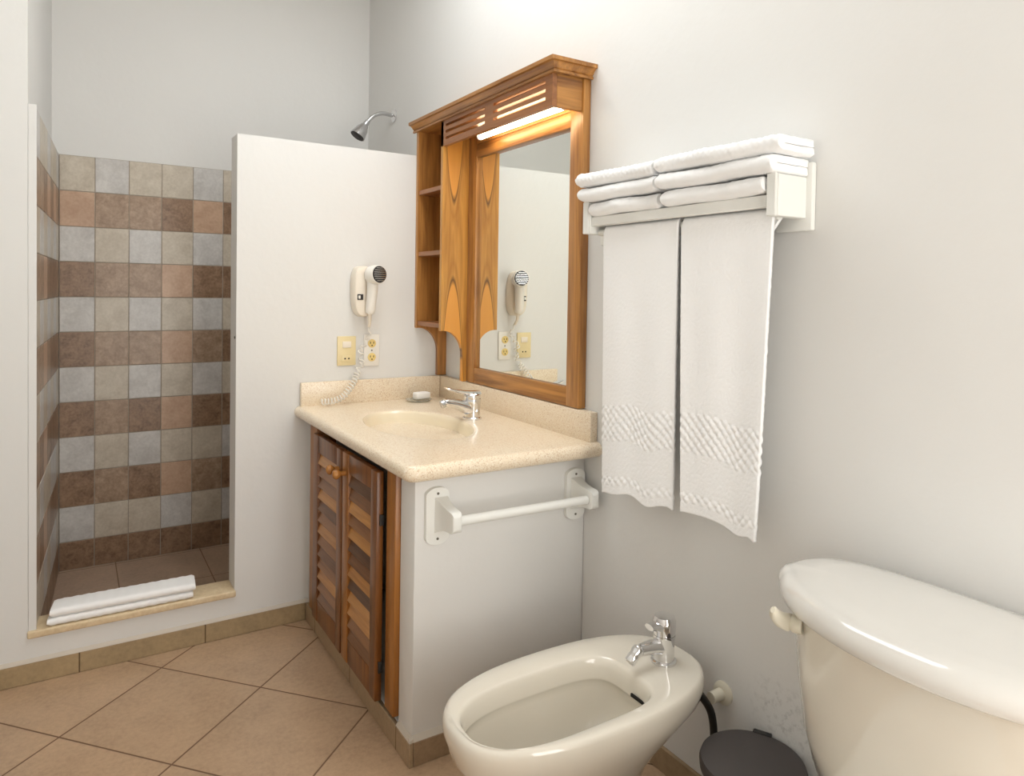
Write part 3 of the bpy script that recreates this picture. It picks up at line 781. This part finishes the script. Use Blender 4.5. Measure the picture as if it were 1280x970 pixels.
# ------------------------------------------------------------------ bidet
BX, BY = -.365, -1.4225
t = thing('bidet', 'cream porcelain bidet standing against the right wall beside the vanity', 'bidet', (BX, BY, 0))
def orr(s, z, dx=0): return sup(BX+dx, BY, .319*s, .1685*s, 2.5, z)
def hr(s, z, dx=0): return sup(-.447+dx, -1.442, .213*s, .111*s, 2.6, z, n2=4.2)
rings = [sup(-.36, BY, .170, .100, 2.6, .0005), sup(-.36, BY, .165, .095, 2.6, .02), sup(-.37, BY, .150, .088, 2.6, .10), sup(-.385, BY, .165, .098, 2.6, .17),
         sup(-.40, BY, .200, .118, 2.5, .22), sup(-.395, BY, .245, .138, 2.5, .265), sup(-.380, BY, .288, .155, 2.5, .305), orr(.975, .332), orr(.995, .350), orr(1., .364), orr(.995, .376), orr(.98, .3835), orr(.955, .3865),
         [a*.5+b*.5 for a, b in zip(orr(.955, .387), hr(1.06, .387))], hr(1.04, .3865), hr(1.01, .384), hr(.99, .378), hr(.975, .366), hr(.955, .341), hr(.955, .3365), hr(.985, .333), hr(.985, .315), hr(.94, .27), hr(.80, .225, .01), hr(.50, .205, .02), hr(.10, .200, .03)]
bm = bmesh.new(); loft(bm, rings); obj('bowl', bm, m_porc, t, ang=75)
bm = bmesh.new(); box(bm, -.2475, -.2435, -1.525, -1.455, .3405, .3475); obj('overflow_slot', bm, m_hole, t)
bm = bmesh.new(); lathe(bm, [(.026, 0), (.026, .003), (.014, .001)], (-.43, -1.442, .2005)); obj('drain', bm, m_chrome, t)
TX, TY, TZ = -.138, -1.446, .387
t = thing('bidet_tap', 'chrome mixer tap with swivel nozzle on the bidet rim', 'tap', (TX, TY, TZ))
bm = bmesh.new(); lathe(bm, [(.030, 0), (.030, .005), (.025, .008)], (TX, TY, TZ)); obj('base_ring', bm, m_chrome, t)
bm = bmesh.new(); lathe(bm, [(.0245, .008), (.0245, .056), (.0262, .060), (.0262, .066)], (TX, TY, TZ)); obj('body', bm, m_chrome, t)
bm = bmesh.new(); lathe(bm, [(.0255, .0665), (.0268, .080), (.0268, .098), (.023, .108), (.0, .112)], (TX, TY, TZ))
rg = []
for k in range(7):
    s = k/6; c = Vector((TX-.018-.030*s, TY, TZ+.088+.004*s)); hw = .020-.006*s; th = .012-.005*s
    rg.append([c+Vector((0, hw*math.cos(a), th*math.sin(a))) for a in [2*PI*q/14 for q in range(14)]])
loft(bm, rg); obj('lever', bm, m_chrome, t)
bm = bmesh.new(); pts = bez([(TX, TY, TZ+.034), (TX-.03, TY, TZ+.042), (TX-.075, TY, TZ+.046)], 5)
tube(bm, pts, [.021-.008*k/(len(pts)-1) for k in range(len(pts))], 16); sp = obj('spout', bm, m_chrome, t)
bm = bmesh.new(); lathe(bm, [(.006, -.012), (.013, -.006), (.0145, .002), (.012, .010), (.013, .014), (.013, .030), (.0115, .032), (.007, .030)], (TX-.082, TY, TZ+.046), (-.72, 0, -.6), 24); obj('nozzle', bm, m_chrome, sp)
bm = bmesh.new(); lathe(bm, [(.027, .0005), (.027, .006), (.021, .011), (.014, .012), (.013, .045), (.0, .045)], (0, -1.508, .303), (-1, 0, 0), 28)
tag(obj('pipe_cover', bm, m_cover), 'round ivory pipe cover on the wall behind the bidet', 'pipe cover')
bm = bmesh.new(); tube(bm, bez([(-.10, -1.505, .345), (-.055, -1.517, .28), (-.045, -1.520, .20), (-.05, -1.515, .12), (-.075, -1.505, .05), (-.12, -1.49, .012), (-.18, -1.535, .0105), (-.145, -1.56, .0105), (-.07, -1.56, .035), (-.0295, -1.56, .085), (-.0125, -1.56, .12)], 9), .009, 10)
tag(obj('supply_hose', bm, m_rubber), 'black rubber hose hanging behind the bidet to the floor', 'hose')

# ------------------------------------------------------------------ pedal bin
bx_, by_ = -.112, -1.683
t = thing('pedal_bin', 'small grey waste bin with charcoal lid between bidet and toilet', 'bin', (bx_, by_, 0))
bm = bmesh.new(); lathe(bm, [(.080, .0005), (.083, .006), (.100, .235), (.1035, .240), (.1035, .250), (.096, .252), (.092, .246), (.080, .02), (.0, .02)], (bx_, by_, 0), n=48); obj('body', bm, m_bin, t)
bm = bmesh.new(); lathe(bm, [(.096, .2525), (.1065, .255), (.1080, .270), (.105, .279), (.085, .2835), (.0, .285)], (bx_, by_, 0), n=56); ld = obj('lid', bm, m_lid, t)
bm = bmesh.new(); box(bm, -.020, .020, -.112, -.098, .255, .283, .003)
bmesh.ops.transform(bm, matrix=Matrix.Translation((bx_, by_, 0)) @ Matrix.Rotation(math.radians(118), 4, 'Z'), verts=bm.verts); obj('hinge', bm, m_black, ld)

# ------------------------------------------------------------------ toilet
YT = -2.043
t = thing('toilet', 'white porcelain toilet with large tank in the right foreground', 'toilet', (-.35, YT, 0))
def dshape(x0, x1, hw, z, bow, r, yc=-2.07, N=96):
    """plan of the tank: straight back at x1, bowed front at x0, rounded corners"""
    out = []
    cx = (x0+x1)/2; hl = (x1-x0)/2
    for k in range(N):
        a = 2*PI*k/N; c, s = math.cos(a), math.sin(a); e = r if c < 0 else 3.2
        x = cx+hl*math.copysign(abs(c)**(2/e), c); y = yc+hw*math.copysign(abs(s)**(2/e), s)
        if c < 0: x += bow*((y-yc)/hw)**2*min(1, -c*2.5)
        out.append(Vector((x, y, z)))
    return out
T = [(-.225, -.060, .200, .385), (-.235, -.055, .220, .40), (-.248, -.050, .236, .46), (-.261, -.046, .246, .56), (-.271, -.044, .251, .66), (-.274, -.044, .253, .699)]
bm = bmesh.new(); loft(bm, [dshape(a, b, c, z_, .025, 2.8) for a, b, c, z_ in T]); obj('tank', bm, m_porc, t, ang=60)
Lr = [(-.276, -.040, .250, .7000), (-.306, -.024, .276, .7005), (-.316, -.020, .284, .708), (-.318, -.019, .286, .720), (-.314, -.021, .283, .733), (-.304, -.027, .275, .743), (-.286, -.038, .260, .7485), (-.250, -.060, .22, .7505), (-.20, -.09, .14, .7515)]
bm = bmesh.new(); loft(bm, [dshape(a, b, c, z_, .036, 2.25) for a, b, c, z_ in Lr]); obj('tank_lid', bm, m_porc_w, t, ang=75)
bm = bmesh.new()
yb_ = YT+.224; 
lathe(bm, [(.016, -.004), (.016, .010), (.012, .016)], (-.238, -1.874, .676), (-.45, .89, 0), 20)
rg = []
for k in range(10):
    s = k/9; c = Vector((-.236-.090*s, -1.858+.008*math.sin(PI*s)-.026*s, .672+.028*s+.026*s*s)); hw = (.0165-.007*s)*(1-.45*(k == 0)-.5*(k == 9)); th = .0075*(1-.5*(k in (0, 9)))
    nn = Vector((-.25, .95, 0)).normalized(); uu = Vector((.35, 0, 1)).normalized()
    rg.append([c+nn*th*math.cos(a)+uu*hw*math.sin(a) for a in [2*PI*q/14 for q in range(14)]])
loft(bm, rg); obj('flush_lever', bm, m_cover, t)['label'] = 'ivory flush lever'
bm = bmesh.new()
loft(bm, [sup(-.36, YT, .30, .115, 2.6, .0005), sup(-.36, YT, .29, .105, 2.6, .03), sup(-.36, YT, .25, .10, 2.4, .15), sup(-.38, YT, .28, .13, 2.3, .25), sup(-.40, YT, .32, .175, 2.3, .34), sup(-.405, YT, .335, .185, 2.3, .375), sup(-.405, YT, .33, .18, 2.3, .384),
          sup(-.44, YT, .24, .13, 2.2, .384), sup(-.44, YT, .22, .12, 2.2, .34), sup(-.42, YT, .12, .08, 2., .22), sup(-.42, YT, .03, .03, 2., .20)])
obj('bowl', bm, m_porc, t, ang=70)
bm = bmesh.new(); loft(bm, [sup(-.465, YT, .245, .18, 2.2, z_) if i in (0, 3) else sup(-.465, YT, .25, .185, 2.2, z_) for i, z_ in enumerate((.386, .390, .402, .407))]); obj('seat', bm, m_porc_w, t)
